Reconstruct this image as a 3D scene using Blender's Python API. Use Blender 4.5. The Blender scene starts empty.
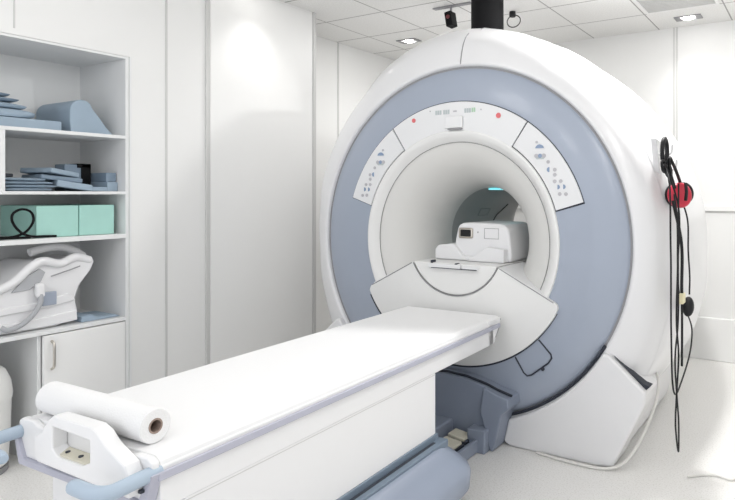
import bpy, bmesh, math, random
from mathutils import Vector, Matrix
random.seed(4)
PI = math.pi
SC = bpy.context.scene
COL = SC.collection
R = math.radians

# ------------------------------------------------------------------ materials
def mat(name, rgb, rough=.5, metal=0., coat=0., bump=0., bscale=60., var=0., vscale=8., emit=None, es=0., spec=.5, sss=0):
    m = bpy.data.materials.new(name); m.use_nodes = True
    nt = m.node_tree; b = nt.nodes['Principled BSDF']
    b.inputs['Base Color'].default_value = (*rgb, 1)
    b.inputs['Roughness'].default_value = rough
    b.inputs['Metallic'].default_value = metal
    b.inputs['Coat Weight'].default_value = coat
    b.inputs['Coat Roughness'].default_value = .08
    b.inputs['Specular IOR Level'].default_value = spec
    tc = nt.nodes.new('ShaderNodeTexCoord')
    if var:
        n = nt.nodes.new('ShaderNodeTexNoise'); n.inputs['Scale'].default_value = vscale; n.inputs['Detail'].default_value = 4
        nt.links.new(tc.outputs['Object'], n.inputs['Vector'])
        r = nt.nodes.new('ShaderNodeValToRGB')
        r.color_ramp.elements[0].position = .3; r.color_ramp.elements[1].position = .7
        r.color_ramp.elements[0].color = (*[c*(1-var) for c in rgb], 1)
        r.color_ramp.elements[1].color = (*[min(1, c*(1+var)) for c in rgb], 1)
        nt.links.new(n.outputs['Fac'], r.inputs['Fac']); nt.links.new(r.outputs['Color'], b.inputs['Base Color'])
    if bump:
        n2 = nt.nodes.new('ShaderNodeTexNoise'); n2.inputs['Scale'].default_value = bscale
        nt.links.new(tc.outputs['Object'], n2.inputs['Vector'])
        bp = nt.nodes.new('ShaderNodeBump'); bp.inputs['Strength'].default_value = bump; bp.inputs['Distance'].default_value = .004
        nt.links.new(n2.outputs['Fac'], bp.inputs['Height']); nt.links.new(bp.outputs['Normal'], b.inputs['Normal'])
    if emit:
        b.inputs['Emission Color'].default_value = (*emit, 1); b.inputs['Emission Strength'].default_value = es
    return m

M = {}
M['wall'] = mat('wall_paint', (.84, .84, .83), .55, var=.01, vscale=2)
M['panel'] = mat('white_panel', (.88, .88, .87), .38, var=.008, vscale=2)
M['trim'] = mat('grey_trim', (.62, .62, .61), .45)
M['cab'] = mat('cabinet_laminate', (.80, .81, .81), .45, var=.01, vscale=3)
M['shell'] = mat('gantry_white', (.79, .79, .80), .28, coat=.35, var=.004, vscale=2)
M['panelw'] = mat('control_panel_white', (.80, .805, .815), .35)
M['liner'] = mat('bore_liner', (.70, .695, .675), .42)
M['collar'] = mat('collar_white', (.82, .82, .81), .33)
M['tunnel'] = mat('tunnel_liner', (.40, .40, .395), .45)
M['blue'] = mat('blue_grey_fascia', (.36, .405, .49), .33, coat=.25, var=.01, vscale=3)
M['blue_shaded'] = mat('blue_grey_shaded', (.27, .31, .39), .42, var=.015, vscale=5)  # fascia paint made darker: shade around plinth and dock put into the colour
M['track'] = mat('dark_blue_track', (.17, .22, .28), .4)
M['handle'] = mat('blue_handle', (.42, .51, .61), .4)
M['rail'] = mat('lavender_rail', (.47, .475, .56), .45)
M['gap'] = mat('dark_gap', (.03, .035, .05), .6)
M['line'] = mat('grey_line', (.30, .30, .31), .6)
M['table'] = mat('table_white', (.84, .84, .845), .42, var=.004, vscale=4)
M['mattress'] = mat('white_vinyl_pad', (.87, .87, .875), .55, bump=.05, bscale=12)
M['paper'] = mat('paper_roll', (.84, .84, .84), .85, bump=.25, bscale=240)
M['core'] = mat('cardboard_core', (.33, .25, .21), .8)
M['black'] = mat('black_rubber', (.012, .012, .014), .5, spec=.3)
M['blackm'] = mat('black_matte', (.008, .008, .009), .7, spec=.15)
M['red'] = mat('red_earcup', (.55, .02, .05), .35)
M['dred'] = mat('dark_red_lens', (.16, .03, .035), .4)
M['rede'] = mat('red_button', (.72, .16, .17), .4)
M['disp'] = mat('grey_display', (.50, .55, .56), .3)
M['dispg'] = mat('green_display', (.42, .62, .45), .3)
M['btnb'] = mat('blue_button', (.25, .33, .47), .4)
M['btng'] = mat('grey_button', (.50, .49, .52), .4)
M['foam'] = mat('blue_foam_vinyl', (.33, .42, .51), .55, var=.03, vscale=10)
M['foamd'] = mat('dark_blue_vinyl', (.22, .29, .37), .55, var=.03, vscale=10)
M['green'] = mat('green_foam', (.40, .68, .61), .55, var=.03, vscale=10)
M['coil'] = mat('coil_white', (.82, .82, .83), .35, coat=.2)
M['coilg'] = mat('grey_pad', (.45, .46, .48), .6)
M['cableg'] = mat('grey_cable', (.42, .43, .45), .5)
M['cablew'] = mat('white_cable', (.74, .73, .70), .5)
M['beige'] = mat('beige_plastic', (.66, .63, .52), .5)
M['metal'] = mat('brushed_metal', (.62, .58, .53), .3, metal=1)
M['plug'] = mat('ivory_plastic', (.80, .74, .50), .5)
M['lampm'] = mat('lamp_lens', (1, 1, 1), .4, emit=(1, .98, .95), es=14)
M['lampf'] = mat('lamp_frame', (.30, .30, .31), .35, metal=.6)
M['cyan'] = mat('cyan_light_strip', (.3, .8, .85), .4, emit=(.25, .85, .95), es=.7)
M['bin'] = mat('bin_white', (.82, .82, .80), .35)
M['card'] = mat('dark_fabric', (.05, .055, .065), .8)

def floor_mat():
    m = bpy.data.materials.new('speckled_vinyl_floor'); m.use_nodes = True
    nt = m.node_tree; b = nt.nodes['Principled BSDF']; tc = nt.nodes.new('ShaderNodeTexCoord')
    n = nt.nodes.new('ShaderNodeTexNoise'); n.inputs['Scale'].default_value = 130; n.inputs['Detail'].default_value = 3
    nt.links.new(tc.outputs['Object'], n.inputs['Vector'])
    r = nt.nodes.new('ShaderNodeValToRGB')
    r.color_ramp.elements[0].position = .30; r.color_ramp.elements[0].color = (.70, .685, .655, 1)
    r.color_ramp.elements[1].position = .50; r.color_ramp.elements[1].color = (.86, .85, .83, 1)
    nt.links.new(n.outputs['Fac'], r.inputs['Fac']); nt.links.new(r.outputs['Color'], b.inputs['Base Color'])
    b.inputs['Roughness'].default_value = .38
    return m
def ceil_mat():
    m = bpy.data.materials.new('ceiling_tiles'); m.use_nodes = True
    nt = m.node_tree; b = nt.nodes['Principled BSDF']; tc = nt.nodes.new('ShaderNodeTexCoord')
    sp = nt.nodes.new('ShaderNodeSeparateXYZ'); nt.links.new(tc.outputs['Object'], sp.inputs[0])
    def line(out, off, size, w):
        a = nt.nodes.new('ShaderNodeMath'); a.operation = 'SUBTRACT'; a.inputs[1].default_value = off; nt.links.new(out, a.inputs[0])
        d = nt.nodes.new('ShaderNodeMath'); d.operation = 'PINGPONG'; d.inputs[1].default_value = size/2; nt.links.new(a.outputs[0], d.inputs[0])
        c = nt.nodes.new('ShaderNodeMath'); c.operation = 'LESS_THAN'; c.inputs[1].default_value = w; nt.links.new(d.outputs[0], c.inputs[0])
        return c
    lx = line(sp.outputs[0], -1.66, .563, .005); ly = line(sp.outputs[1], .72, .53, .006)
    mx = nt.nodes.new('ShaderNodeMath'); mx.operation = 'MAXIMUM'
    nt.links.new(lx.outputs[0], mx.inputs[0]); nt.links.new(ly.outputs[0], mx.inputs[1])
    n = nt.nodes.new('ShaderNodeTexNoise'); n.inputs['Scale'].default_value = 90; nt.links.new(tc.outputs['Object'], n.inputs['Vector'])
    r = nt.nodes.new('ShaderNodeValToRGB')
    r.color_ramp.elements[0].position = .3; r.color_ramp.elements[0].color = (.80, .795, .78, 1)
    r.color_ramp.elements[1].position = .6; r.color_ramp.elements[1].color = (.88, .875, .86, 1)
    nt.links.new(n.outputs['Fac'], r.inputs['Fac'])
    mix = nt.nodes.new('ShaderNodeMixRGB'); mix.inputs[2].default_value = (.40, .39, .38, 1)
    nt.links.new(mx.outputs[0], mix.inputs[0]); nt.links.new(r.outputs['Color'], mix.inputs[1])
    nt.links.new(mix.outputs[0], b.inputs['Base Color']); b.inputs['Roughness'].default_value = .85
    return m
M['floor'] = floor_mat(); M['ceil'] = ceil_mat()

# ------------------------------------------------------------------ mesh helpers
ORIG = {}
def NB(): return bmesh.new()
def box(bm, x0, x1, y0, y1, z0, z1, bev=0, seg=3, rot=None):
    t = bmesh.new(); bmesh.ops.create_cube(t, size=1)
    for v in t.verts:
        v.co = Vector((x0+(v.co.x+.5)*(x1-x0), y0+(v.co.y+.5)*(y1-y0), z0+(v.co.z+.5)*(z1-z0)))
    if bev: bmesh.ops.bevel(t, geom=t.edges[:], offset=bev, segments=seg, profile=.5, affect='EDGES')
    if rot is not None:
        c = Vector(((x0+x1)/2, (y0+y1)/2, (z0+z1)/2))
        for v in t.verts: v.co = c + rot @ (v.co-c)
    merge(bm, t); return bm
def merge(bm, t):
    me = bpy.data.meshes.new('tmp'); t.to_mesh(me); t.free(); bm.from_mesh(me); bpy.data.meshes.remove(me)
def prism(bm, poly, a, b, axis='y', bev=0, seg=3, only=None):
    """poly = 2-D outline, extruded from a to b along the axis."""
    t = bmesh.new()
    def P(p, h): return {'y': (p[0], h, p[1]), 'x': (h, p[0], p[1]), 'z': (p[0], p[1], h)}[axis]
    A = [t.verts.new(P(p, a)) for p in poly]; B = [t.verts.new(P(p, b)) for p in poly]
    n = len(poly)
    t.faces.new(A); t.faces.new(B[::-1])
    for i in range(n): t.faces.new((A[i], B[i], B[(i+1) % n], A[(i+1) % n]))
    bmesh.ops.recalc_face_normals(t, faces=t.faces[:])
    if bev:
        es = [e for e in t.edges if only is None or only(e)]
        bmesh.ops.bevel(t, geom=es, offset=bev, segments=seg, profile=.5, affect='EDGES', clamp_overlap=True)
    merge(bm, t); return bm
def tube(bm, pts, r, seg=8, caps=True):
    pts = [Vector(p) for p in pts]; t = bmesh.new(); rings = []
    up = None
    for i, p in enumerate(pts):
        d = (pts[min(i+1, len(pts)-1)] - pts[max(i-1, 0)]).normalized()
        if up is None: up = d.orthogonal().normalized()
        else: up = (up - d*up.dot(d)).normalized() if (up - d*up.dot(d)).length > 1e-6 else d.orthogonal().normalized()
        s = d.cross(up); rr = r[i] if isinstance(r, (list, tuple)) else r
        rings.append([t.verts.new(p + (up*math.cos(2*PI*k/seg) + s*math.sin(2*PI*k/seg))*rr) for k in range(seg)])
    for a, b in zip(rings, rings[1:]):
        for k in range(seg): t.faces.new((a[k], a[(k+1) % seg], b[(k+1) % seg], b[k]))
    if caps: t.faces.new(rings[0][::-1]); t.faces.new(rings[-1])
    bmesh.ops.recalc_face_normals(t, faces=t.faces[:])
    merge(bm, t); return bm
def smooth_path(pts, n=8):
    P = [Vector(p) for p in pts]; P = [P[0]*2-P[1]] + P + [P[-1]*2-P[-2]]; out = []
    for i in range(1, len(P)-2):
        for k in range(n):
            t = k/n
            out.append(.5*((2*P[i]) + (-P[i-1]+P[i+1])*t + (2*P[i-1]-5*P[i]+4*P[i+1]-P[i+2])*t*t + (-P[i-1]+3*P[i]-3*P[i+1]+P[i+2])*t**3))
    out.append(P[-2]); return out
ZC = 1.07
def lathe(bm, prof, a0=0, a1=360, seg=128, mod=None, closed=False, zc=ZC, xc=0):
    """prof = [(radius, y)...] swept about the bore axis (along y)."""
    t = bmesh.new(); full = abs(a1-a0-360) < 1e-6; n = seg if full else seg+1; rings = []
    for i in range(n):
        a = R(a0+(a1-a0)*i/seg); ring = []
        for (r, y) in prof:
            rr = mod(r, a, y) if mod else r
            ring.append(t.verts.new((xc+rr*math.cos(a), y, zc+rr*math.sin(a))))
        rings.append(ring)
    m = len(prof)
    for i in range(n if full else n-1):
        A, B = rings[i], rings[(i+1) % n]
        for k in range(m if closed else m-1): t.faces.new((A[k], A[(k+1) % m], B[(k+1) % m], B[k]))
    if closed and not full: t.faces.new(rings[0]); t.faces.new(rings[-1][::-1])
    bmesh.ops.recalc_face_normals(t, faces=t.faces[:])
    merge(bm, t); return bm
def sector(bm, r0, r1, a0, a1, y0, y1, seg=40, bev=.003):
    """flat ring sector about the bore axis, between y0 (front) and y1."""
    prof = [(r0, y1), (r0, y0+bev), (r0+bev, y0), (r1-bev, y0), (r1, y0+bev), (r1, y1)]
    return lathe(bm, prof, a0, a1, seg, closed=True)
def cyl(bm, c, axis, r, h, seg=24, bev=0, r2=None):
    t = bmesh.new(); bmesh.ops.create_cone(t, cap_ends=True, segments=seg, radius1=r, radius2=r if r2 is None else r2, depth=h)
    if bev:
        es = [e for e in t.edges if abs(e.verts[0].co.z-e.verts[1].co.z) < 1e-6]
        bmesh.ops.bevel(t, geom=es, offset=bev, segments=3, profile=.5, affect='EDGES')
    q = Vector((0, 0, 1)).rotation_difference(Vector(axis))
    for v in t.verts: v.co = q @ v.co + Vector(c)
    merge(bm, t); return bm

def obj(name, bm, m, parent=None, label=None, angle=38, wn=True):
    me = bpy.data.meshes.new(name)
    if parent is not None and parent in ORIG:
        bmesh.ops.translate(bm, vec=-ORIG[parent], verts=bm.verts[:])
    for f in bm.faces: f.smooth = True
    for e in bm.edges:
        if len(e.link_faces) == 2 and e.calc_face_angle(0) > R(angle): e.smooth = False
    bm.to_mesh(me); bm.free(); me.materials.append(M[m] if isinstance(m, str) else m)
    o = bpy.data.objects.new(name, me); COL.objects.link(o)
    if wn:
        w = o.modifiers.new('wn', 'WEIGHTED_NORMAL'); w.keep_sharp = True
    if parent is not None:
        o.parent = parent; ORIG[o] = ORIG[parent]*1
        # sub-parts share the thing's frame
    if label: o['label'] = label
    return o
def thing(name, label, cat, loc=(0, 0, 0), group=None, rotz=0, dx=0):
    o = bpy.data.objects.new(name, None); COL.objects.link(o); o.empty_display_size = .1
    ORIG[o] = Vector(loc)
    l = Vector(loc)
    if rotz:
        l = Matrix.Rotation(rotz, 3, 'Z') @ l + Vector((dx, 0, 0))
    o.location = l; o.rotation_euler = (0, 0, rotz)
    o['label'] = label; o['category'] = cat
    if group: o['group'] = group
    return o
def tag(o, label, cat, group=None):
    o['label'] = label; o['category'] = cat
    if group: o['group'] = group
    return o
def struct(name, bm, m, parent=None):
    o = obj(name, bm, m, parent)
    if parent is None: o['kind'] = 'structure'
    return o

# ------------------------------------------------------------------ the room
XW, YB, H = -1.56, 2.28, 2.70        # cupboard wall face, back wall face, ceiling height
YF = -4.6
struct('floor', box(NB(), -2.35, 3.3, YF, YB+.1, -.08, 0), 'floor')
struct('ceiling', box(NB(), -2.35, 3.3, YF, YB+.1, H, H+.08), 'ceil')
struct('wall_back', box(NB(), -2.13, 3.3, YB, YB+.1, 0, H), 'wall')
struct('wall_right', box(NB(), 3.2, 3.3, YF, YB, 0, H), 'wall')
w = NB()
box(w, -2.13, -2.03, YF, YB, 0, H)                        # rear skin behind the cupboard and the recess
box(w, -2.03, XW, -.95, .49, 0, H)                        # solid pier with door leaf
box(w, -2.03, XW, YF, -.95, 2.09, H)                      # bulkhead over the shelves
box(w, -2.03, XW, YF, -2.3, 0, 2.09)
struct('wall_left', w, 'wall')
struct('trim_1', box(NB(), XW, XW+.004, -.735, -.722, 0, H), 'trim')
struct('trim_2', box(NB(), XW, XW+.012, -.468, -.438, 0, H, .004), 'trim')
struct('trim_3', box(NB(), XW-.004, XW+.01, .462, .494, 0, H, .004), 'trim')
d = struct('door_1', box(NB(), XW, XW+.007, -.434, .458, .01, H-.02, .003), 'panel')
struct('trim_4', box(NB(), XW, XW+.003, -1.512, -1.505, 2.12, H), 'trim')
struct('trim_5', box(NB(), XW, XW+.006, -.95, -.94, 0, 2.09), 'cab')
struct('trim_6', box(NB(), -2.03, -2.024, 1.262, 1.276, 0, H), 'trim')
w = NB(); box(w, .706, .716, YB-.006, YB, 1.235, H); box(w, .73, .74, YB-.006, YB, 1.235, H)
struct('trim_7', w, 'trim')
struct('trim_8', box(NB(), -2.03, 3.2, YB-.022, YB, 1.19, 1.236, .006), 'wall')
struct('baseboard_back', box(NB(), -2.03, 3.2, YB-.03, YB, 0, .34, .008), 'panel')
struct('baseboard_left', box(NB(), -2.03, -2.015, .49, YB-.03, 0, .12, .004), 'panel')

# ------------------------------------------------------------------ downlights
def downlight(x, y, label, power, spot=125):
    t = thing('ceiling_downlight', label, 'ceiling light', (x, y, H), 'recessed ceiling downlights')
    f = NB(); box(f, x-.10, x-.055, y-.06, y+.06, H-.008, H-.001, .002); box(f, x+.055, x+.10, y-.06, y+.06, H-.008, H-.001, .002)
    box(f, x-.055, x+.055, y-.06, y-.045, H-.008, H-.001, .002); box(f, x-.055, x+.055, y+.045, y+.06, H-.008, H-.001, .002)
    obj('frame', f, 'lampf', t)
    l = NB(); cyl(l, (x, y, H-.006), (0, 0, 1), .043, .010, 24, .003)
    obj('lens', l, 'lampm', t)
    L = bpy.data.lights.new('downlight_spot', 'SPOT'); L.energy = power; L.spot_size = R(spot); L.spot_blend = 1.0; L.shadow_soft_size = .04
    L.color = (1, .985, .96)
    lo = bpy.data.objects.new('downlight_spot', L); lo.location = (0, 0, -.03); lo.parent = t; COL.objects.link(lo)
downlight(-1.43, 1.53, 'square recessed downlight in the ceiling left of the scanner top', 10)
downlight(.87, 2.02, 'square recessed downlight close to the back wall, upper right', 9, 110)
downlight(-1.34, -.12, 'square recessed downlight above the tall white door panel', 9, 105)

def ceiling_area(x, y, sx, sy, p, c=(1, .99, .975)):
    L = bpy.data.lights.new('unseen_area_light', 'AREA'); L.shape = 'RECTANGLE'; L.size = sx; L.size_y = sy; L.energy = p; L.color = c
    o = bpy.data.objects.new('unseen_area_light', L); o.location = (x, y, H-.02); COL.objects.link(o)
def fill_point(x, y, p):  # bare point lights added out of view to brighten ceiling and room
    L = bpy.data.lights.new('fill_point', 'POINT'); L.energy = p; L.shadow_soft_size = .22; L.color = (1, .99, .975)
    o = bpy.data.objects.new('fill_point', L); o.location = (x, y, H-.30); COL.objects.link(o)
fill_point(-.2, -1.5, 8)
fill_point(1.6, -1.4, 10.5)
fill_point(.2, -3.2, 10.5)
fill_point(2.2, -3.2, 10.5)
ceiling_area(1.04, .45, .12, .12, 30)
ceiling_area(-.9, 1.3, .8, .6, 9)  # soft light added over the back left, no fixture there
ceiling_area(1.9, 1.6, .6, .6, 5)  # extra fill added for the back wall on the right

vt = thing('ceiling_vent', 'slatted ventilation grille set in a ceiling tile at the upper right', 'ceiling vent', (.85, 1.45, H))
f = NB()
vx0, vx1, vy0, vy1 = .615, 1.13, 1.27, 1.76
for a in ((vx0, vx1, vy0, vy0+.02), (vx0, vx1, vy1-.02, vy1), (vx0, vx0+.02, vy0+.02, vy1-.02), (vx1-.02, vx1, vy0+.02, vy1-.02)): box(f, *a, H-.008, H-.001, .002)
obj('frame', f, 'panel', vt)
for k in range(13):
    yy = vy0+.035+k*.034
    obj('slat', box(NB(), vx0+.02, vx1-.02, yy, yy+.012, H-.009, H-.002, .001), 'trim', vt)

# ------------------------------------------------------------------ built-in shelving cupboard
sh = thing('shelving_cupboard', 'built-in white cupboard with open shelves of positioning pads and a lower door', 'cupboard', (XW-.2, -1.6, 0))
y0, y1, xb, xf = -2.3, -.952, -2.028, XW
bx = lambda *a, **k: box(NB(), *a, **k)
obj('back_panel', bx(xb, xb+.012, y0, y1, 0, 2.088), 'cab', sh)
obj('side_panel', bx(xb+.012, xf, y1-.018, y1, 0, 2.088), 'cab', sh)
obj('side_panel', bx(xb+.012, xf, y0, y0+.018, 0, 2.088), 'cab', sh)
obj('top_panel', bx(xb+.012, xf, y0+.018, y1-.018, 2.076, 2.088), 'cab', sh)
for z, th in ((1.652, .018), (1.345, .016), (1.112, .024), (.655, .02)):
    obj('shelf', bx(xb+.012, xf+.004, y0+.018, y1-.018, z-th, z, bev=.002), 'cab', sh)
obj('divider', bx(xb+.012, xf, -1.60, -1.545, 1.345, 1.652-.018), 'cab', sh)
obj('divider', bx(xb+.012, xf-.02, -1.40, -1.384, .0, .635), 'cab', sh)
dr = obj('door', bx(xf-.018, xf+.002, -1.382, -.972, .05, .630, bev=.003), 'panel', sh)
hp = smooth_path([(xf+.002, -1.345, .600), (xf+.024, -1.345, .585), (xf+.028, -1.345, .53), (xf+.024, -1.345, .475), (xf+.002, -1.345, .46)], 6)
obj('handle', tube(NB(), hp, .0065, 10), 'metal', dr, label='curved metal bow handle')
obj('kick_board', bx(xf-.05, xf-.035, -1.382, -.972, 0, .05), 'cab', sh)

# --- things on the shelves (front edge of a shelf is x = XW)
Z1, Z2, Z3, Z4 = 1.652, 1.345, 1.112, .655
# top shelf: rounded wedge, profile seen from the front (y,z), running back along x
pts = [(-1.212, Z1), (-.985, Z1)]
pts += [(-1.03, Z1+.045), (-1.07, Z1+.10), (-1.10, Z1+.135)]
for a in range(50, 181, 13): pts.append((-1.155+.062*math.cos(R(a)), Z1+.118+.062*math.sin(R(a))))
pts.append((-1.217, Z1+.06))
tag(obj('bolster_cushion', prism(NB(), pts, -1.99, -1.64, 'x', .006), 'foam'), 'large rounded pale blue wedge bolster on the top shelf', 'cushion')
tag(obj('foam_slab', bx(-1.98, -1.63, -1.66, -1.262, Z1+.001, Z1+.052, bev=.006), 'foam'), 'flat thick blue foam slab under the cushions on the top shelf', 'foam pad')
def pillow(name, x0, x1, y0, y1, z0, th, m, label, cat, grp=None, rz=0, ry=0):
    bm = bmesh.new(); nx, ny = 10, 12; cx, cy = (x0+x1)/2, (y0+y1)/2
    top, bot = [], []
    for i in range(nx+1):
        a, b = [], []
        for j in range(ny+1):
            u, v = math.sin(PI/2*(2*i/nx-1)), math.sin(PI/2*(2*j/ny-1))
            e = max(0, 1-abs(u)**4)**.4*max(0, 1-abs(v)**4)**.4
            x = cx+(x1-x0)/2*u*(1-.02*v*v); y = cy+(y1-y0)/2*v*(1-.02*u*u)
            a.append(bm.verts.new((x, y, z0+th*.5+th*.5*e))); b.append(bm.verts.new((x, y, z0+th*.5-th*.5*e**.35)))
        top.append(a); bot.append(b)
    for i in range(nx):
        for j in range(ny):
            bm.faces.new((top[i][j], top[i+1][j], top[i+1][j+1], top[i][j+1])); bm.faces.new((bot[i][j], bot[i][j+1], bot[i+1][j+1], bot[i+1][j]))
    bmesh.ops.remove_doubles(bm, verts=bm.verts[:], dist=1e-5)
    rot = Matrix.Rotation(rz, 3, 'Z') @ Matrix.Rotation(ry, 3, 'X')
    c = Vector((cx, cy, z0+th/2))
    for v in bm.verts: v.co = c+rot@(v.co-c)
    bmesh.ops.recalc_face_normals(bm, faces=bm.faces[:])
    return tag(obj(name, bm, m, angle=60, wn=False), label, cat, grp)
G = 'blue cushions stacked on the top shelf'
pillow('cushion', -1.96, -1.66, -1.70, -1.365, Z1+.054, .050, 'foam', 'plump pale blue cushion, lowest of the pile on the foam slab', 'cushion', G)
pillow('cushion', -1.95, -1.68, -1.72, -1.395, Z1+.105, .030, 'foam', 'thinner blue cushion in the middle of the top shelf pile', 'cushion', G, 0, R(-2))
pillow('cushion', -1.93, -1.70, -1.75, -1.42, Z1+.137, .022, 'foamd', 'narrow blue cushion second from the top of the pile', 'cushion', G)
pillow('cushion', -1.93, -1.71, -1.78, -1.455, Z1+.161, .022, 'foamd', 'thin dark blue cushion lying topmost of the top shelf pile', 'cushion', G)
# second shelf
G = 'thin blue pads folded on the second shelf'
for k, (a, lab) in enumerate([(-1.30, 'lowest'), (-1.275, 'second from the bottom'), (-1.29, 'second from the top'), (-1.32, 'topmost')]):
    pillow('folded_pad', -1.90, -1.60, -1.53, a-.02, Z2+.001+.0165*k, .017, 'foam', 'thin folded blue pad, %s of the left pile on the second shelf' % lab, 'pad', G, R(2-2*k))
tag(obj('black_strap', bx(-1.80, -1.70, -1.525, -1.45, Z2+.070, Z2+.088, bev=.005), 'card'), 'short black strap lying on the low pile of folded pads', 'strap')
G = 'blue foam blocks heaped on the second shelf'
def fblock(x, y, z, lx, ly, lz, rz, rt, m, label):
    rot = Matrix.Rotation(rz, 3, 'Z') @ Matrix.Rotation(rt, 3, 'X')
    tag(obj('foam_block', box(NB(), x-lx/2, x+lx/2, y-ly/2, y+ly/2, z-lz/2, z+lz/2, .006, 3, rot), m), label, 'foam block', G)
fblock(-1.74, -1.185, Z2+.030, .24, .17, .034, R(-8), R(-9), 'foam', 'blue foam block, lowest of the tilted heap on the second shelf')
fblock(-1.76, -1.245, Z2+.066, .22, .20, .024, R(-2), R(-6), 'foamd', 'blue foam block in the middle of the tilted heap on the second shelf')
fblock(-1.74, -1.265, Z2+.097, .20, .17, .026, R(18), R(-8), 'foam', 'blue foam block on top of the tilted heap on the second shelf')
c = thing('padded_case', 'dark blue upright case with a black strap at the back of the second shelf', 'case', (-1.83, -1.09, Z2))
obj('case_body', bx(-1.87, -1.77, -1.18, -1.05, Z2+.001, Z2+.148, bev=.006), 'foamd', c)
s = NB(); box(s, -1.77, -1.762, -1.095, -1.045, Z2+.03, Z2+.150, .002); box(s, -1.875, -1.762, -1.115, -1.045, Z2+.130, Z2+.153, .003)
obj('strap', s, 'blackm', c)
tag(obj('foam_pad', bx(-1.76, -1.62, -1.13, -1.035, Z2+.001, Z2+.024, bev=.004), 'foam'), 'small flat pale blue pad lying in front of the dark case', 'pad')
tag(obj('foam_brick', bx(-1.80, -1.64, -1.03, -.975, Z2+.053, Z2+.103, bev=.002), 'foamd'), 'dark blue foam block on top of a paler one, right of the second shelf', 'foam block')
tag(obj('foam_brick', bx(-1.82, -1.63, -1.03, -.972, Z2+.001, Z2+.052, bev=.002), 'foam'), 'pale blue foam block lying underneath a darker one at the right of the second shelf', 'foam block')
# third shelf
tag(obj('green_foam_box', bx(-1.98, -1.61, -1.39, -1.190, Z3+.001, Z3+.160, bev=.004), 'green'), 'mint green foam box, left one of the two on the third shelf', 'foam box', 'mint green foam boxes')
tag(obj('green_foam_box', bx(-1.98, -1.61, -1.186, -1.003, Z3+.001, Z3+.160, bev=.004), 'green'), 'mint green foam box, right one of the two on the third shelf', 'foam box', 'mint green foam boxes')
cx = XW-.012
lp = smooth_path([(cx-.05, -1.56, Z3+.012), (cx-.03, -1.50, Z3+.012), (cx-.03, -1.44, Z3+.035), (cx-.035, -1.405, Z3+.085), (cx-.035, -1.415, Z3+.13), (cx-.035, -1.455, Z3+.145),
                  (cx-.035, -1.492, Z3+.125), (cx-.03, -1.497, Z3+.085), (cx-.025, -1.465, Z3+.035), (cx-.02, -1.42, Z3+.012), (cx-.015, -1.36, Z3+.009), (cx-.015, -1.31, Z3+.007)], 8)
s = tube(NB(), lp, .006, 8)
tube(s, smooth_path([(cx-.06, -1.62, Z3+.008), (cx-.03, -1.50, Z3+.008), (cx-.01, -1.44, Z3+.008), (cx-.03, -1.42, Z3+.008)], 6), .006, 8)
tag(obj('looped_cable', s, 'blackm'), 'black looped cord standing in front of the green foam boxes', 'cable')
# fourth shelf : body coil (white shell) with cable
bc = thing('body_coil', 'white moulded MRI surface coil with a grey cable on the lower shelf', 'MRI coil', (XW-.2, -1.4, Z4))
pl = [(-1.85, .655+.03), (-1.30, .655+.002), (-1.20, Z4+.028), (-1.19, Z4+.06), (-1.205, Z4+.13), (-1.18, Z4+.20), (-1.125, Z4+.27), (-1.105, Z4+.315), (-1.115, Z4+.335),
      (-1.17, Z4+.345), (-1.24, Z4+.325), (-1.33, Z4+.335), (-1.39, Z4+.345), (-1.45, Z4+.31), (-1.52, Z4+.25), (-1.60, Z4+.215), (-1.85, Z4+.20)]
pl[0] = (-1.85, Z4+.002)
pl = [(a, b) for a, b in pl]
obj('coil_shell', prism(NB(), pl, -1.93, XW-.055, 'x', .018, 4), 'coil', bc)
s = NB(); prism(s, [(-1.83, Z4+.05), (-1.46, Z4+.055), (-1.30, Z4+.065), (-1.205, Z4+.075), (-1.20, Z4+.02), (-1.32, Z4+.012), (-1.83, Z4+.012)], XW-.060, XW-.038, 'x', .006)
prism(s, [(-1.83, Z4+.115), (-1.42, Z4+.135), (-1.24, Z4+.165), (-1.205, Z4+.125), (-1.33, Z4+.105), (-1.83, Z4+.085)], XW-.060, XW-.042, 'x', .006)
obj('coil_frame', s, 'coil', bc)
# upper moulded wing with grey padding
s = NB()
tube(s, smooth_path([(XW-.05, -1.62, Z4+.195), (XW-.045, -1.50, Z4+.245), (XW-.045, -1.42, Z4+.315), (XW-.05, -1.36, Z4+.34), (XW-.055, -1.28, Z4+.32), (XW-.06, -1.20, Z4+.345), (XW-.07, -1.125, Z4+.322)], 6), .022, 12)
obj('rim', s, 'coil', bc)
obj('grey_pad', prism(NB(), [(-1.50, Z4+.20), (-1.43, Z4+.275), (-1.375, Z4+.305), (-1.35, Z4+.285), (-1.37, Z4+.24), (-1.42, Z4+.205)], XW-.056, XW-.046, 'x', .003), 'coilg', bc, label='grey padding in the coil opening')
s = tube(NB(), smooth_path([(XW-.14, -1.38, Z4+.38), (XW-.14, -1.32, Z4+.395), (XW-.14, -1.24, Z4+.40), (XW-.14, -1.17, Z4+.375), (XW-.14, -1.12, Z4+.34)], 6), .02, 12)
obj('upper_wing', s, 'coil', bc)
obj('blue_latch', bx(XW-.05, XW-.030, -1.372, -1.305, Z4+.118, Z4+.185, bev=.004), 'blue', bc, label='square blue-grey latch')
obj('connector', box(NB(), XW-.045, XW-.01, -1.405, -1.365, Z4+.165, Z4+.235, .012), 'coil', bc)
obj('cable', tube(NB(), smooth_path([(XW-.02, -1.385, Z4+.18), (XW-.012, -1.39, Z4+.14), (XW-.01, -1.425, Z4+.085), (XW-.012, -1.475, Z4+.045), (XW-.02, -1.525, Z4+.030), (XW-.03, -1.55, Z4+.045)], 8), .012, 10), 'cableg', bc)
s = tube(NB(), [(XW-.036, -1.33, Z4+.262), (XW-.036, -1.24, Z4+.285), (XW-.036, -1.19, Z4+.30)], .003, 6)
obj('seam', s, 'line', bc)
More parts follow.
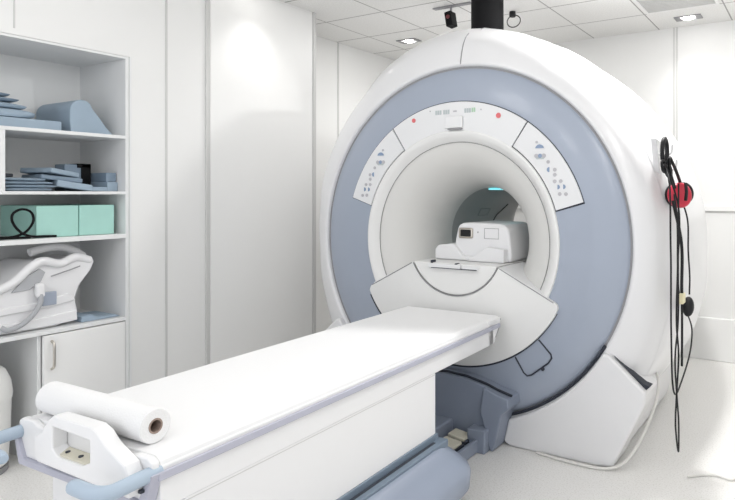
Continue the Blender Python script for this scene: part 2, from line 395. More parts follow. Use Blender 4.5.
tag(obj('blue_tray', prism(NB(), [(-1.18, Z4+.03), (-1.13, Z4+.035), (-1.10, Z4+.018), (-1.0, Z4+.014), (-.975, Z4+.001), (-1.18, Z4+.001)], -1.80, -1.60, 'x', .003), 'foam'),
    'low blue-grey plastic tray beside the white coil on the lower shelf', 'tray')

# bin in the open niche
b = thing('waste_bin', 'white rounded waste bin standing in the open niche under the shelves', 'bin', (-1.72, -1.61, 0))
def vlathe(prof, cx, cy, seg=48, sx=1, sy=1):
    t = bmesh.new(); rings = []
    for i in range(seg):
        a = 2*PI*i/seg; rings.append([t.verts.new((cx+r*sx*math.cos(a), cy+r*sy*math.sin(a), z)) for r, z in prof])
    for i in range(seg):
        A, B = rings[i], rings[(i+1) % seg]
        for k in range(len(prof)-1): t.faces.new((A[k], B[k], B[k+1], A[k+1]))
    bmesh.ops.remove_doubles(t, verts=t.verts[:], dist=1e-6); bmesh.ops.recalc_face_normals(t, faces=t.faces[:]); return t
obj('bin_body', vlathe([(0, .03), (.125, .03), (.135, .04), (.145, .20), (.148, .345), (0, .345)], -1.72, -1.61), 'bin', b)
obj('lid', vlathe([(0, .347), (.152, .347), (.154, .37), (.146, .43), (.125, .48), (.085, .515), (.04, .53), (0, .532)], -1.72, -1.61), 'bin', b)
obj('base_ring', vlathe([(0, 0), (.132, 0), (.136, .006), (.136, .028), (0, .028)], -1.72, -1.61), 'line', b, label='grey base ring')

# ------------------------------------------------------------------ MRI scanner
mr = thing('mri_scanner', 'large white MRI scanner with blue-grey ring face and round bore', 'MRI scanner', (0, .8, 0))
KA = [(0, 1.0), (20, .992), (36, .988), (50, .998), (59, 1.006), (69, 1.034), (78, 1.055), (86, 1.070), (94, 1.082), (103, 1.087), (113, 1.082), (121, 1.075), (131, 1.048), (147, 1.042), (160, 1.040), (173, 1.012), (184, 1.0), (198, 1.03), (212, 1.06), (235, 1.04), (270, 1.0), (305, 1.04), (328, 1.06), (342, 1.035), (356, 1.005), (360, 1.0)]
def mod(r, a, y):
    s = math.sin(a); d = math.degrees(a) % 360
    for (d0, k0), (d1, k1) in zip(KA, KA[1:]):
        if d0 <= d <= d1:
            t = (d-d0)/(d1-d0); t = t*t*(3-2*t) if abs(k1-k0) > .02 else t
            if r > 1.0: r = r*(1+(k0+(k1-k0)*t-1)*min(1, (r-1.0)/.12))
            break
    if s < 0: r = min(r, (ZC-.035)/max(1e-6, -s))
    return r
front = [(.972, .03), (.975, .004), (.985, -.008), (1.00, -.008), (1.03, .002), (1.06, .018), (1.085, .042), (1.105, .078), (1.118, .11), (1.123, .118)]
mid = [(1.119, .122), (1.128, .13), (1.142, .17), (1.152, .24), (1.160, .36), (1.166, .44), (1.1665, .448)]
rear = [(1.160, .452), (1.168, .456), (1.172, .52), (1.174, .7), (1.168, .9), (1.150, 1.08), (1.118, 1.24), (1.07, 1.38), (1.0, 1.49), (.9, 1.56), (.7, 1.6), (.52, 1.61)]
def dens(p, n=3):
    q = smooth_path([(a, b, 0) for a, b in p], n); return [(v.x, v.y) for v in q]
fs = obj('front_shell', lathe(NB(), dens(front), seg=180, mod=mod), 'shell', mr, angle=60)
def strip(pts, w, name, parent, m='gap', r=.0022):
    return obj(name, tube(NB(), pts, r, 6), m, parent)
# seams across the top of the shell
def pol(r, a, y): return (r*math.cos(R(a)), y, ZC+r*math.sin(R(a)))
obj('shell_seam', tube(NB(), [pol(mod(r, R(89), y)+.0005, 89, y-.0005) for r, y in front[2:8]], .0035, 6), 'line', fs)
ms = obj('middle_shell', lathe(NB(), dens(mid), seg=180, mod=mod), 'shell', mr, angle=60)
obj('shell_seam', tube(NB(), [pol(mod(r, R(86.5), y)+.0005, 86.5, y) for r, y in mid[1:6]], .0035, 6), 'line', ms)
obj('rear_shell', lathe(NB(), dens(rear), seg=180, mod=mod), 'shell', mr, angle=60)
# blue fascia ring, runs right round; inner step from r .618 outside the control panels
fr = obj('fascia_ring', lathe(NB(), dens([(.771, -.034), (.80, -.033), (.86, -.026), (.91, -.014), (.945, .0), (.962, .012), (.968, .03)], 3), seg=180), 'blue', mr, angle=60)
obj('fascia_gap', lathe(NB(), [(.962, .012), (.981, .012)], seg=128), 'line', fr)
obj('lower_fascia', sector(NB(), .612, .7735, -198.0, 16.2, -.0338, .0, 100, .0006), 'blue', mr)
obj('panel_gap', sector(NB(), .612, .779, 15.9, 162.3, -.034, -.01, 80, .001), 'gap', mr)
CPy = -.042
cpL = obj('control_panel', sector(NB(), .622, .773, 123.9, 161.9, CPy, -.02, 30), 'panelw', mr)
cpR = obj('control_panel', sector(NB(), .622, .773, 16.6, 55.1, CPy, -.02, 30), 'panelw', mr)
dp = obj('display_panel', sector(NB(), .612, .773, 55.7, 123.3, CPy, -.02, 40), 'panelw', mr)
def disc(r, a, rad, m, parent, name='button', sx=1):
    p = pol(r, a, CPy-.001); bm = NB(); cyl(bm, p, (0, -1, 0), rad, .005, 20, .001)
    obj(name, bm, m, parent, wn=False)
def fan(r, a, rad, m, parent, ang0=0, ang1=180):
    p = pol(r, a, 0); poly = [(p[0]+rad*math.cos(R(ang0+(ang1-ang0)*k/10)), p[2]+rad*math.sin(R(ang0+(ang1-ang0)*k/10))) for k in range(11)]
    obj('button', prism(NB(), poly, CPy-.004, CPy+.002, 'y'), m, parent, wn=False)
# right-hand keypad (mirrored on the left)
for side, par in ((1, cpR), (-1, cpL)):
    def A(a): return a if side == 1 else 180-a+.8
    disc(.722, A(47.0), .007, 'btng', par)
    c0 = pol(.705, A(43.5), 0)
    fan(.708, A(44.0), .024, 'btnb', par, 12, 168)
    for k in (-1, 0, 1):
        bm = NB(); cyl(bm, (c0[0]+k*.021, CPy-.001, c0[2]-.028), (0, -1, 0), .011, .005, 16, .001); obj('button', bm, 'btnb' if k == 0 else 'btng', par, wn=False)
    bm = NB(); prism(bm, [(c0[0]-.03, c0[2]-.034), (c0[0]+.03, c0[2]-.034), (c0[0]+.018, c0[2]-.046), (c0[0]-.018, c0[2]-.046)], CPy-.002, CPy+.002, 'y'); obj('button', bm, 'disp', par, wn=False)
    disc(.700, A(37.4), .009, 'btng', par)
    fan(.682, A(34.4), .013, 'btnb', par, 90, 270); disc(.706, A(33.0), .0095, 'btng', par)
    disc(.692, A(31.2), .0095, 'btng', par)
    disc(.675, A(28.8), .0095, 'btng', par); disc(.704, A(27.6), .0095, 'btng', par)
    fan(.676, A(26.0), .012, 'btnb', par, -90, 90); fan(.704, A(25.0), .012, 'btnb', par, -90, 90)
    disc(.672, A(22.9), .0095, 'btng', par); disc(.702, A(21.8), .0095, 'btng', par)
disc(.738, 112.0, .0125, 'rede', dp); disc(.732, 68.2, .0145, 'rede', dp)
def slab(x0, x1, z0, z1, m, par, name, y0=CPy-.002, y1=CPy+.003, bev=0):
    return obj(name, box(NB(), x0, x1, y0, y1, z0, z1, bev), m, par)
zt = ZC+.72
for x0, n, m_ in ((-.128, 3, 'disp'), (-.075, 3, 'disp'), (.062, 3, 'disp')):
    for k in range(n): slab(x0+k*.0145, x0+k*.0145+.011, zt-.013, zt+.011, m_, dp, 'digit')
for k in range(2): slab(.108+k*.013, .108+k*.013+.009, zt-.012, zt+.012, 'dispg', dp, 'digit')
slab(-.010, .012, zt-.004, zt+.004, 'btng', dp, 'indicator'); disc(.748, 102.6, .004, 'btng', dp, 'indicator'); disc(.738, 77.0, .004, 'btng', dp, 'indicator')
lb = slab(-.055, .055, ZC+.625, ZC+.690, 'panelw', dp, 'positioning_light_box', CPy-.02, CPy, .005)
slab(-.035, .05, ZC+.617, ZC+.6245, 'line', lb, 'light_slot', CPy-.021, CPy-.002)
# bore collar and funnel
obj('bore_collar', lathe(NB(), dens([(.617, -.02), (.616, -.040), (.610, -.046), (.600, -.046), (.580, -.036), (.553, -.006)], 3), seg=160), 'collar', mr, angle=50)
obj('collar_line', lathe(NB(), [(.556, -.009), (.553, .002), (.549, -.008)], seg=160), 'line', mr)
obj('bore_funnel', lathe(NB(), dens([(.552, -.004), (.540, -.002), (.515, .006), (.48, .022), (.44, .05), (.40, .095), (.36, .16), (.325, .25), (.307, .34), (.302, .42)], 4), seg=160), 'liner', mr, angle=60)
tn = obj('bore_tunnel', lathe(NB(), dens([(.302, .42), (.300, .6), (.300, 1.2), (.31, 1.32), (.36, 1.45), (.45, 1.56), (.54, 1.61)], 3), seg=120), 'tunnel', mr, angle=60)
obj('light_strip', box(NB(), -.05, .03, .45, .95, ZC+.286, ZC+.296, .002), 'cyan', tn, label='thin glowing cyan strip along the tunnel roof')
# small square access cover on the tunnel wall and wire
def onwall(a, y, r=.298): return pol(r, a, y)
s = tube(NB(), [onwall(158, .72), onwall(158, .86), onwall(148, .86), onwall(148, .72), onwall(158, .72)], .0018, 6)
obj('access_cover', s, 'line', tn)
obj('wire', tube(NB(), smooth_path([onwall(140, 1.08, .290), onwall(150, 1.04, .290), onwall(160, .98, .290), onwall(172, .95, .290), onwall(186, .94, .290)], 5), .004, 6), 'black', tn)
# front docking tray: V-shaped plate with a round cut-out
def arc(r, a0, a1, n): return [(r*math.cos(R(a0+(a1-a0)*k/n)), ZC+r*math.sin(R(a0+(a1-a0)*k/n))) for k in range(n+1)]
TA = 32
right = [(.277, ZC-.128), (.590, ZC-.286), (.607, ZC-.298), (.612, ZC-.318)]
outer = [(x+.012, z+.004) for x, z in arc(.686, -TA, -180+TA, 60)]
left = [(-.592, ZC-.318), (-.587, ZC-.298), (-.572, ZC-.280), (-.277, ZC-.128)]
inner = arc(.305, -155.2, -24.8, 40)
tp = right + outer + left + inner[1:-1]
ty = NB(); prism(ty, tp, -.056, -.03, 'y', .005, 3)
tr = obj('docking_tray', ty, 'collar', mr, angle=30)
obj('tray_gap', sector(NB(), .60, .697, -180+TA-2, -TA+2, -.0355, -.02, 80, .001), 'gap', tr)
lg = NB()
prism(lg, [(.277, ZC-.128), (.56, ZC-.268), (.56, ZC-.32), (.277, ZC-.18)], -.055, .26, 'y', .004)
obj('side_ledge', lg, 'panelw', mr)
lg = NB()
prism(lg, [(-.277, ZC-.128), (-.56, ZC-.268), (-.56, ZC-.32), (-.277, ZC-.18)], -.055, .26, 'y', .004)
obj('side_ledge', lg, 'panelw', mr)
obj('ledge_line', tube(NB(), [(.28, -.0565, ZC-.134), (.59, -.0565, ZC-.289)], .0026, 6), 'line', tr)
obj('ledge_line', tube(NB(), [(-.28, -.0565, ZC-.134), (-.57, -.0565, ZC-.283)], .0026, 6), 'line', tr)
seg = arc(.297, -155, -25, 40)
cr = obj('cradle_end', prism(NB(), seg, -.052, 1.3, 'y', .003), 'collar', mr)
obj('cradle_line', tube(NB(), [(x, -.0565, z) for x, z in arc(.301, -154, -26, 48)], .0032, 6), 'line', cr)
s = NB()
box(s, -.16, .05, -.07, .02, ZC-.152, ZC-.128, .004); box(s, .06, .16, -.07, .04, ZC-.15, ZC-.134, .003)
obj('latch_plate', s, 'panelw', cr)
s = NB()
box(s, -.150, -.138, -.060, -.02, ZC-.150, ZC-.112, .002); box(s, -.138, .04, -.0725, -.07, ZC-.1535, ZC-.150, .001); box(s, .012, .024, -.066, -.03, ZC-.152, ZC-.122, .002); box(s, .03, .15, -.0725, -.06, ZC-.1535, ZC-.150, .001)
obj('latch', s, 'gap', cr)
obj('fascia_shadow_gap', tube(NB(), [pol(.972, a, -.004) for a in range(-72, -28, 2)], .009, 6), 'gap', fr)
# access hatch outline on lower fascia
hp = [pol(.700, -58.4, 0), pol(.79, -58.2, 0), pol(.812, -57.6, 0), pol(.819, -55.8, 0), pol(.819, -47.5, 0), pol(.812, -45.2, 0), pol(.795, -44.4, 0), pol(.700, -44.4, 0)]
hp = [(x, -.0345 if i in (0, 7) else -.0355, z) for i, (x, y, z) in enumerate(hp)]
obj('hatch_line', tube(NB(), hp, .0042, 8), 'gap', fr)
hk = pol(.825, -50.6, -.036); s = NB(); cyl(s, hk, (0, -1, 0), .009, .012, 12, .002); obj('hatch_catch', s, 'gap', fr)
# table-side corner fasteners on the tray
# lower corner covers
arcR = [(x, z) for x, z in arc(.985, -70.5, -31.5, 24)]
cov = [(.30, .02)] + arcR + [(.870, .548), (1.05, .392), (1.04, .33), (.89, .012), (.80, .0), (.34, .0)]
for sgn in (1, -1):
    q = [(sgn*a, b) for a, b in cov]
    s = NB(); prism(s, q, -.045, .20, 'y', .035, 5)
    c = obj('corner_cover', s, 'shell', mr, angle=30)
    sk = [(.5, .0), (.875, .0), (.90, .06)] + [(1.165*math.cos(R(a)), ZC+1.165*math.sin(R(a))) for a in (-36, -30, -24, -18, -12)] + [(.9, .8), (.5, .3)]
    s = NB(); prism(s, [(sgn*a, b) for a, b in sk], .16, 1.20, 'y', .03, 4)
    obj('side_skirt', s, 'shell', mr, angle=30)
    s = NB(); prism(s, [(sgn*a, b) for a, b in [(.885, .543), (1.04, .398), (1.06, .418), (1.03, .426), (.97, .466)]], -.008, .05, 'y', .002)
    obj('cover_gap', s, 'gap', c)
# plinth under the ring and docking channel
pln = [(-.30, 0), (.285, 0), (.30, .01), (.345, .20), (.385, .235), (.382, .285), (.30, .305), (.24, .325), (.12, .350), (0, .358), (-.12, .350), (-.24, .325), (-.38, .285), (-.385, .235), (-.345, .20), (-.31, .01)]
pn = obj('plinth', prism(NB(), pln, -.135, .30, 'y', .008, 3), 'blue_shaded', mr)
obj('plinth_flange', prism(NB(), [(.245, .325), (.302, .305), (.383, .285), (.386, .236), (.346, .201), (.30, .01), (.285, .002), (.255, .10), (.225, .20)], -.160, -.13, 'y', .006), 'blue_shaded', pn)
obj('plinth_gap', tube(NB(), [(x, -.11, z+.006) for x, z in [(-.38, .285), (-.24, .325), (-.12, .35), (0, .358), (.12, .35), (.24, .326), (.30, .306), (.385, .286)]], .007, 6), 'gap', pn)
ch = NB()
box(ch, -.235, .235, -.62, -.13, .004, .045, .006)
box(ch, .215, .236, -.62, -.13, .02, .070, .004)
box(ch, -.236, .045, -.62, -.13, .02, .125, .012)
box(ch, .17, .275, -.205, -.12, .0, .118, .008)
dc = obj('docking_channel', ch, 'blue_shaded', mr)
for k, (px, py) in enumerate(((.125, -.20), (.135, -.315))):
    s = NB(); box(s, px-.052, px+.048, py-.042, py+.042, .048, .082, .008, 3, Matrix.Rotation(R(8), 3, 'Y')); p = obj('foot_pedal', s, 'beige', dc, label='beige foot pedal')
    s = NB(); box(s, px+.035, px+.060, py-.048, py+.046, .046, .062, .002); obj('pedal_rubber', s, 'gap', p)

# ------------------------------------------------------------------ head coil in the bore
hc = thing('head_coil', 'white head coil housing resting on the cradle inside the scanner bore', 'MRI coil', (0, .3, ZC-.126))
ZB = ZC-.124
body = [(-.105, ZB), (-.105, ZB+.105), (-.085, ZB+.195), (-.060, ZB+.215), (.0, ZB+.22), (.20, ZB+.216), (.235, ZB+.20), (.25, ZB+.165), (.262, ZB+.06), (.262, ZB)]
obj('housing', prism(NB(), body, .13, .46, 'y', .016, 4), 'coil', hc, angle=30)
obj('coil_base', prism(NB(), [(-.225, ZB), (-.225, ZB+.06), (-.20, ZB+.085), (-.10, ZB+.095), (-.04, ZB+.03), (.14, ZB+.022), (.14, ZB)], .10, .32, 'y', .01), 'coil', hc)
obj('wedge', prism(NB(), [(.07, ZB), (.0, ZB+.0), (.13, ZB+.085), (.24, ZB+.075), (.24, ZB)], .085, .15, 'y', .006), 'coil', hc)
wn_ = obj('window', box(NB(), -.073, .020, .122, .134, ZB+.128, ZB+.188, .010), 'metal', hc, label='framed dark window')
obj('window_glass', box(NB(), -.060, .008, .118, .126, ZB+.138, ZB+.178, .006), 'black', wn_)
s = tube(NB(), [(.095, .129, ZB+.13), (.185, .129, ZB+.13), (.185, .129, ZB+.188), (.095, .129, ZB+.188), (.095, .129, ZB+.13)], .0016, 6)
obj('panel_outline', s, 'line', hc)
s = NB(); cyl(s, (.052, .129, ZB+.165), (0, -1, 0), .004, .004, 10); obj('screw', s, 'line', hc)

# ------------------------------------------------------------------ patient table
RT = R(1.8)
pt = thing('patient_table', 'long white wheeled patient table docked to the scanner front', 'patient table', (0, -1.1, 0), rotz=RT, dx=.012)
W = .300
# top slab with soft edges
tb = NB(); prism(tb, [(-W, .575), (-W, .672), (-W+.012, .684), (-W+.05, .690), (W-.05, .690), (W-.012, .684), (W, .672), (W, .568), (-W, .568)], -2.050, -.20, 'y', .006)
obj('table_top', tb, 'table', pt, angle=30)
obj('mattress', prism(NB(), [(-W+.002, .670), (-W+.006, .686), (-W+.022, .697), (W-.022, .697), (W-.006, .686), (W-.002, .670)], -2.048, -.112, 'y', .003), 'mattress', pt, angle=30)
s = NB(); prism(s, [(-.20, .690), (-.165, .672), (-.165, .66), (-.215, .585), (-.30, .575), (-.30, .690)], -W+.012, W-.012, 'x', .004)
s2 = NB(); prism(s2, [(-.25, .690), (-.112, .690), (-.118, .655), (-.165, .60), (-.19, .568), (-.25, .568)], -W, W, 'x', .004)
s.free()
obj('head_end_cap', s2, 'table', pt)
rl = NB()
for sx in (1, -1):
    x0 = sx*W
    box(rl, min(x0, x0+sx*.010), max(x0, x0+sx*.010), -2.06, -.135, .643, .664, .003)
obj('side_rail', rl, 'rail', pt, label='lavender grey rail strip')
# foot end trim: drops down both sides then across
ft = NB()
prism(ft, [(-W-.010, .664), (-W+.005, .664), (-W+.045, .592), (W-.045, .592), (W-.005, .664), (W+.010, .664), (W-.02, .572), (-W+.02, .572)], -2.080, -2.050, 'y', .003)
obj('foot_trim', ft, 'rail', pt, label='lavender grey trim around the foot end')
obj('foot_block', prism(NB(), [(-W+.03, .590), (-W, .66), (-W+.002, .690), (-W+.02, .699), (-W+.07, .699), (-W+.10, .688), (W-.10, .688), (W-.07, .698), (W-.02, .698), (W-.002, .688), (W, .66), (W-.03, .590)], -2.070, -2.049, 'y', .006), 'table', pt, angle=30)
# column
obj('column', box(NB(), -W+.002, W-.002, -1.98, -.765, .285, .570, .002), 'table', pt)
obj('column_groove', box(NB(), W-.0025, W-.001, -1.98, -.765, .560, .5625), 'trim', pt)
# foot handle bracket with hand hole
def yk(x): return x*.97+.022
outer_p = [(-.15, .622), (-.165, .65), (-.16, .69), (-.125, .708), (-.098, .740), (-.07, .758), (.10, .758), (.13, .748), (.165, .722), (.24, .690), (.262, .655), (.258, .615)]
hole = [(-.075, .728), (.095, .722), (.095, .668), (.06, .653), (-.045, .653), (-.075, .672)]
def plate_with_hole(outer, hole, y0, y1):
    bm = bmesh.new()
    def ring(pts, y): return [bm.verts.new((yk(p[0]), y, p[1])) for p in pts]
    A, B = ring(outer, y0), ring(hole, y0); C_, D = ring(outer, y1), ring(hole, y1)
    for V1, V2 in ((A, B), (C_, D)):
        es = []
        for V in (V1, V2):
            for i in range(len(V)):
                e = bm.edges.get((V[i], V[(i+1) % len(V)])) or bm.edges.new((V[i], V[(i+1) % len(V)])); es.append(e)
        bmesh.ops.triangle_fill(bm, edges=es, use_beauty=True, use_dissolve=True)
    for V1, V2 in ((A, C_), (B, D)):
        for i in range(len(V1)): bm.faces.new((V1[i], V1[(i+1) % len(V1)], V2[(i+1) % len(V1)], V2[i]))
    bmesh.ops.recalc_face_normals(bm, faces=bm.faces[:])
    es = [e for e in bm.edges if len(e.link_faces) == 2 and e.calc_face_angle(0) > R(60)]
    bmesh.ops.bevel(bm, geom=es, offset=.006, segments=3, profile=.5, affect='EDGES')
    return bm
br = obj('foot_bracket', plate_with_hole(outer_p, hole, -2.112, -2.070), 'table', pt, angle=30)
obj('bracket_back', box(NB(), yk(-.10), yk(.13), -2.071, -2.066, .63, .735, .002), 'collar', br)
lp_ = obj('label_plate', box(NB(), yk(-.072), yk(.102), -2.104, -2.071, .655, .662, .002, 3, Matrix.Rotation(R(12), 3, 'X')), 'beige', br, label='beige strip with small dark screws')
for x in (-.04, .02, .08):
    s = NB(); cyl(s, (yk(x), -2.09, .662), (0, 0, 1), .006, .004, 12); obj('screw', s, 'gap', lp_)
obj('bracket_shadow_gap', box(NB(), yk(-.14), yk(.27), -2.09, -2.068, .621, .629, .001), 'gap', br)
# blue push handles
for sx in (1, -1):
    X0 = sx*(W-.012)
    hpth = smooth_path([(X0, -2.045, .660), (X0, -2.09, .660), (X0, -2.135, .658), (X0-sx*.006, -2.165, .656), (X0-sx*.03, -2.182, .656), (X0-sx*.07, -2.185, .656), (X0-sx*(.12 if sx > 0 else .16), -2.185, .656)], 5)
    s = NB(); tube(s, hpth, [.018]*(len(hpth)-2)+[.017, .011], 14)
    h = obj('push_handle', s, 'handle', pt, angle=60, wn=False, label='blue push handle')
# base: track, rounded pedal cover
bs = NB()
box(bs, -W-.045, W+.045, -1.97, -.735, .255, .286, .004)
box(bs, -W-.006, W+.006, -1.975, -.755, .255, .310, .003)
def nose(hw, y_end, n=16, yf=-2.0):
    pts = []
    for k in range(n+1):
        a = PI*k/n
        pts.append((hw*math.cos(a), y_end-.17+.17*math.sin(a)))
    pts += [(-hw, yf), (hw, yf)]
    return pts
base = bmesh.new(); rings = []
def outline(hw, ye, n=10):
    rc = .17; o = []
    for k in range(n+1):
        a = PI/2*k/n; o.append((hw-rc+rc*math.cos(a), ye-rc+rc*math.sin(a)))
    o2 = [(-x, y) for x, y in o[::-1]]
    return o + o2 + [(-hw, -1.98), (hw, -1.98)]
levels = [(.440, -.625, .080), (.452, -.615, .095), (.455, -.610, .155), (.448, -.618, .180), (.425, -.64, .205), (.395, -.675, .240), (.370, -.715, .268), (.355, -.74, .275)]
for hw, ye, z in levels: rings.append([base.verts.new((x, y, z)) for x, y in outline(hw, ye)])
for a, b in zip(rings, rings[1:]):
    for i in range(len(a)): base.faces.new((a[i], a[(i+1) % len(a)], b[(i+1) % len(a)], b[i]))
base.faces.new(rings[0][::-1]); base.faces.new(rings[-1]); bmesh.ops.recalc_face_normals(base, faces=base.faces[:])
bc2 = obj('base_cover', base, 'blue_shaded', pt, angle=50, wn=False)
obj('track', bs, 'track', pt)
obj('track_slot', box(NB(), W+.008, W+.022, -1.96, -.80, .280, .2875, .001), 'gap', pt)
for sx in (1, -1):
    for y in (-1.0, -1.8):
        s = NB(); cyl(s, (sx*.13, y, .045), (1, 0, 0), .045, .03, 24, .006); w_ = obj('wheel', s, 'black', pt)
        s = NB(); box(s, sx*.13-.025, sx*.13+.025, y-.03, y+.03, .05, .085, .004); obj('wheel_fork', s, 'line', w_)
for sx in (-1, 1):
    s = NB(); cyl(s, (sx*.29, -.108, .678), (0, -1, 0), .0065, .01, 12); obj('corner_stud', s, 'line', pt)
obj('end_line', tube(NB(), [(W+.001, -.128, .655), (W+.001, -.135, .64), (W+.001, -.175, .598)], .002, 6), 'line', pt)

# paper roll lying across the foot end
ro = thing('paper_roll', 'white disposable paper roll lying across the foot of the patient table', 'paper roll', (0, -1.99, .697), rotz=RT, dx=.012)
x0, x1, ry, rz_, rr = -.262, .213, -2.002, .6975+.044, .044
t = bmesh.new(); prof = [(.019, x0), (rr-.002, x0), (rr, x0+.002), (rr, x1-.002), (rr-.002, x1), (.019, x1)]; rings = []
for i in range(48):
    a = 2*PI*i/48; rings.append([t.verts.new((x, ry+r_*math.cos(a), rz_+r_*math.sin(a))) for r_, x in prof])
for i in range(48):
    for k in range(len(prof)): t.faces.new((rings[i][k], rings[(i+1) % 48][k], rings[(i+1) % 48][(k+1) % 6], rings[i][(k+1) % 6]))
bmesh.ops.recalc_face_normals(t, faces=t.faces[:])
obj('paper', t, 'paper', ro)
t = bmesh.new(); prof = [(.015, x0), (.0195, x0), (.0195, x1+.001), (.015, x1+.001)]; rings = []
for i in range(32):
    a = 2*PI*i/32; rings.append([t.verts.new((x, ry+r_*math.cos(a), rz_+r_*math.sin(a))) for r_, x in prof])
for i in range(32):
    for k in range(4): t.faces.new((rings[i][k], rings[(i+1) % 32][k], rings[(i+1) % 32][(k+1) % 4], rings[i][(k+1) % 4]))
bmesh.ops.recalc_face_normals(t, faces=t.faces[:])
obj('cardboard_core', t, 'core', ro)

# ------------------------------------------------------------------ above the scanner
s = NB(); cyl(s, (-.085, .5, 2.47), (0, 0, 1), .104, .46, 48)
q = thing('quench_pipe', 'thick black vertical pipe from the scanner top to the ceiling', 'pipe', (-.085, .5, 2.24))
obj('pipe_tube', s, 'blackm', q)
s = NB(); cyl(s, (-.085, .5, 2.265), (0, 0, 1), .112, .03, 48, .004); obj('flange', s, 'blackm', q)
cm = thing('ceiling_camera', 'small dark monitoring camera hanging under the ceiling left of the black pipe', 'camera', (-.57, .85, H))
s = NB(); box(s, -.72, -.40, .83, .87, H-.010, H-.001, .002); obj('mounting_plate', s, 'line', cm)
s = NB(); cyl(s, (-.572, .85, H-.030), (0, 0, 1), .008, .05, 10); obj('stem', s, 'line', cm)
s = NB(); box(s, -.600, -.546, .81, .89, H-.155, H-.048, .006, 3, Matrix.Rotation(R(-10), 3, 'Y')); obj('camera_body', s, 'blackm', cm)
s = NB(); cyl(s, (-.572, .808, H-.090), (0, -1, 0), .014, .012, 16); obj('lens', s, 'dred', cm)
hk = thing('ceiling_hook', 'small black ceiling fitting with a wire loop, right of the black pipe', 'ceiling hook', (-.24, 1.2, H))
s = NB(); cyl(s, (-.245, 1.2, H-.022), (0, 0, 1), .024, .042, 16, .006); obj('fitting', s, 'black', hk)
lp = [(-.235+.055*math.sin(a)*1.0, 1.2, H-.075+.045*math.cos(a)) for a in [2*PI*k/20 for k in range(21)]]
obj('wire_loop', tube(NB(), lp, .004, 6, False), 'black', hk)

# ------------------------------------------------------------------ headphones, squeeze bulb and cables on the scanner flank
hg = thing('wall_hook', 'white triangular bracket with two hooks on the scanner flank', 'hook', (1.05, .12, 1.5))
s = NB(); prism(s, [(.055, 1.60), (.24, 1.585), (.20, 1.50), (.135, 1.43)], 1.045, 1.075, 'x', .004)
obj('bracket_plate', s, 'panelw', hg)
for y, z in ((.10, 1.53), (.20, 1.46)):
    s = tube(NB(), smooth_path([(1.06, y, z), (1.10, y, z-.01), (1.135, y, z), (1.14, y, z+.04)], 5), .006, 8); obj('hook', s, 'panelw', hg)
hd = thing('headphones', 'black headphones with red ear cups hanging on the scanner flank', 'headphones', (1.15, .16, 1.34))
def ell(c, ry_, rz2, n=20, a0=0, a1=360, tilt=0, x=0):
    out = []
    for k in range(n+1):
        a = R(a0+(a1-a0)*k/n); y, z = ry_*math.cos(a), rz2*math.sin(a)
        out.append((c[0]+x*math.sin(a)*.0, c[1]+y*math.cos(R(tilt))-z*math.sin(R(tilt)), c[2]+y*math.sin(R(tilt))+z*math.cos(R(tilt))))
    return out
obj('headband', tube(NB(), smooth_path([(1.155, .08, 1.36), (1.145, .03, 1.43), (1.15, -.02, 1.50), (1.16, .02, 1.47), (1.165, .10, 1.42), (1.16, .21, 1.37)], 6), .008, 10), 'black', hd)
for y, z, m_, r_ in ((.14, 1.325, 'red', .062), (.225, 1.335, 'black', .055)):
    s = NB(); cyl(s, (1.165, y, z), (.75, -.65, .1), r_, .045, 32, .014); e = obj('ear_cup', s, m_, hd, label='red ear cup' if m_ == 'red' else 'black ear cup')
    s = NB(); cyl(s, (1.165-.022, y+.019, z), (.75, -.65, .1), r_*.95, .03, 32, .012); obj('ear_cushion', s, 'black', e)
s = tube(NB(), [(1.20, .105, 1.385), (1.205, .10, 1.34), (1.2, .105, 1.30)], .008, 8); obj('yoke', s, 'black', hd)
cl = thing('coiled_strap', 'black coiled ring of cable hooked on the white bracket', 'cable', (1.13, -.05, 1.54))
obj('ring', tube(NB(), ell((1.125, .0, 1.530), .052, .062, 28), .0105, 10, False), 'black', cl)
s = NB()
for c, a, b in (((1.13, -.04, 1.46), .05, .025), ((1.135, .03, 1.455), .05, .02), ((1.14, .05, 1.42), .03, .04), ((1.135, .0, 1.44), .06, .018)):
    tube(s, ell(c, a, b, 20, tilt=random.uniform(-30, 30)), .006, 6, False)
obj('loose_loops', s, 'black', cl)
def cable(pts, r, m, label, name='hanging_cable', grp='black cables hanging down the scanner flank'):
    return tag(obj(name, tube(NB(), smooth_path(pts, 8), r, 8), m, wn=False), label, 'cable', grp)
X_ = 1.172
cable([(1.14, -.04, 1.45), (X_, -.115, 1.36), (X_+.002, -.11, 1.15), (X_, -.09, 1.0), (X_, -.09, .80), (X_, -.08, .64), (X_, -.06, .48), (X_, .0, .40), (X_, .12, .41), (X_, .36, .50), (X_, .43, .62), (X_, .26, .75), (X_, .08, .88), (X_, .05, 1.2), (1.15, .09, 1.33)], .0042, 'black', 'black cable hanging leftmost and sweeping right in a wide loop near the floor')
cable([(1.14, .0, 1.44), (X_+.012, .03, 1.25), (X_+.012, .0, 1.0), (X_+.012, -.03, .75), (X_+.012, .02, .58), (X_+.012, -.03, .40), (X_+.012, -.05, .27), (X_+.012, .015, .13), (X_+.012, .02, .27), (X_+.012, -.02, .40), (X_+.012, -.06, .58), (X_+.012, .01, .75), (X_+.012, .01, 1.0), (X_+.012, .02, 1.38)], .0042, 'black', 'black cable hanging lowest, its narrow loop almost touching the floor')
cable([(1.15, .06, 1.30), (X_+.02, .045, 1.1), (X_+.02, .05, .9), (X_+.02, .055, .84)], .0075, 'black', 'thick black cable hanging straight down from the headphones', 'hanging_cable')
cable([(X_+.02, .055, .83), (X_+.02, .06, .70), (X_+.02, .055, .52)], .0055, 'black', 'short black cable end hanging below the ivory connector')
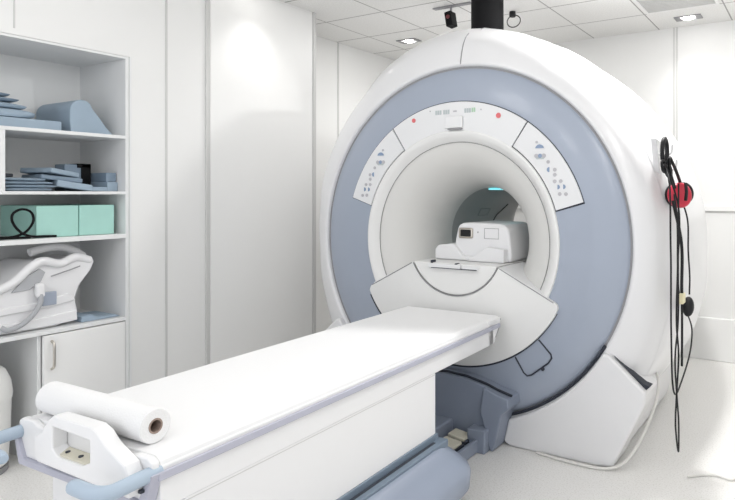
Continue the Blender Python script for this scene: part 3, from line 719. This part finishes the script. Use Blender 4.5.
tag(obj('cable_connector', box(NB(), X_+.01, X_+.032, .03, .085, .815, .865, .006), 'plug'), 'small ivory connector on the thick black cable', 'connector')
sq = thing('squeeze_bulb', 'black patient squeeze bulb hanging from a thin tube on the scanner flank', 'squeeze bulb', (X_+.02, .2, .78))
t = bmesh.new(); bmesh.ops.create_uvsphere(t, u_segments=20, v_segments=12, radius=1)
rt = Matrix.Rotation(R(-22), 3, 'X')
for v in t.verts: v.co = rt@Vector((v.co.x*.028, v.co.y*.032, v.co.z*.050)) + Vector((X_+.02, .215, .775))
obj('bulb', t, 'black', sq)
obj('tube', tube(NB(), smooth_path([(X_-.01, .20, 1.31), (X_+.02, .20, 1.2), (X_+.02, .215, 1.05), (X_+.02, .255, .92), (X_+.02, .245, .83)], 8), .0042, 8), 'black', sq)
cable([(.98, .30, .46), (1.045, .22, .40), (1.05, .15, .30), (1.01, .06, .16), (.95, -.02, .05), (.87, -.065, .012), (.75, -.085, .009), (.60, -.075, .009), (.50, -.06, .009)], .007, 'cablew', 'white cable running down the corner cover and along the floor', 'white_cable', None)
cable([(1.22, .05, .006), (1.27, .10, .006), (1.33, .13, .006), (1.40, .12, .006), (1.46, .18, .006), (1.6, .2, .006)], .0045, 'cablew', 'thin pale cable lying loose on the floor in the right foreground', 'floor_cable', None)

# ------------------------------------------------------------------ camera, world, view
cam = bpy.data.cameras.new('camera'); co = bpy.data.objects.new('camera', cam); COL.objects.link(co)
co.location = (1.7582, -2.95, 1.33635)
co.rotation_euler = (R(90), 0, R(30))
cam.sensor_width = 36; cam.lens = 612.0/735*36
cam.shift_x = -(467.2-367.5)/735
cam.shift_y = (193.0-250.0)/735
cam.clip_start = .02
SC.camera = co
wd = bpy.data.worlds.new('world'); wd.use_nodes = True; SC.world = wd
wd.node_tree.nodes['Background'].inputs[0].default_value = (.93, .95, 1, 1)
wd.node_tree.nodes['Background'].inputs[1].default_value = 1.05
SC.view_settings.view_transform = 'Standard'; SC.view_settings.look = 'None'
SC.view_settings.gamma = 1; SC.view_settings.exposure = .32
SC.view_settings.use_curve_mapping = False
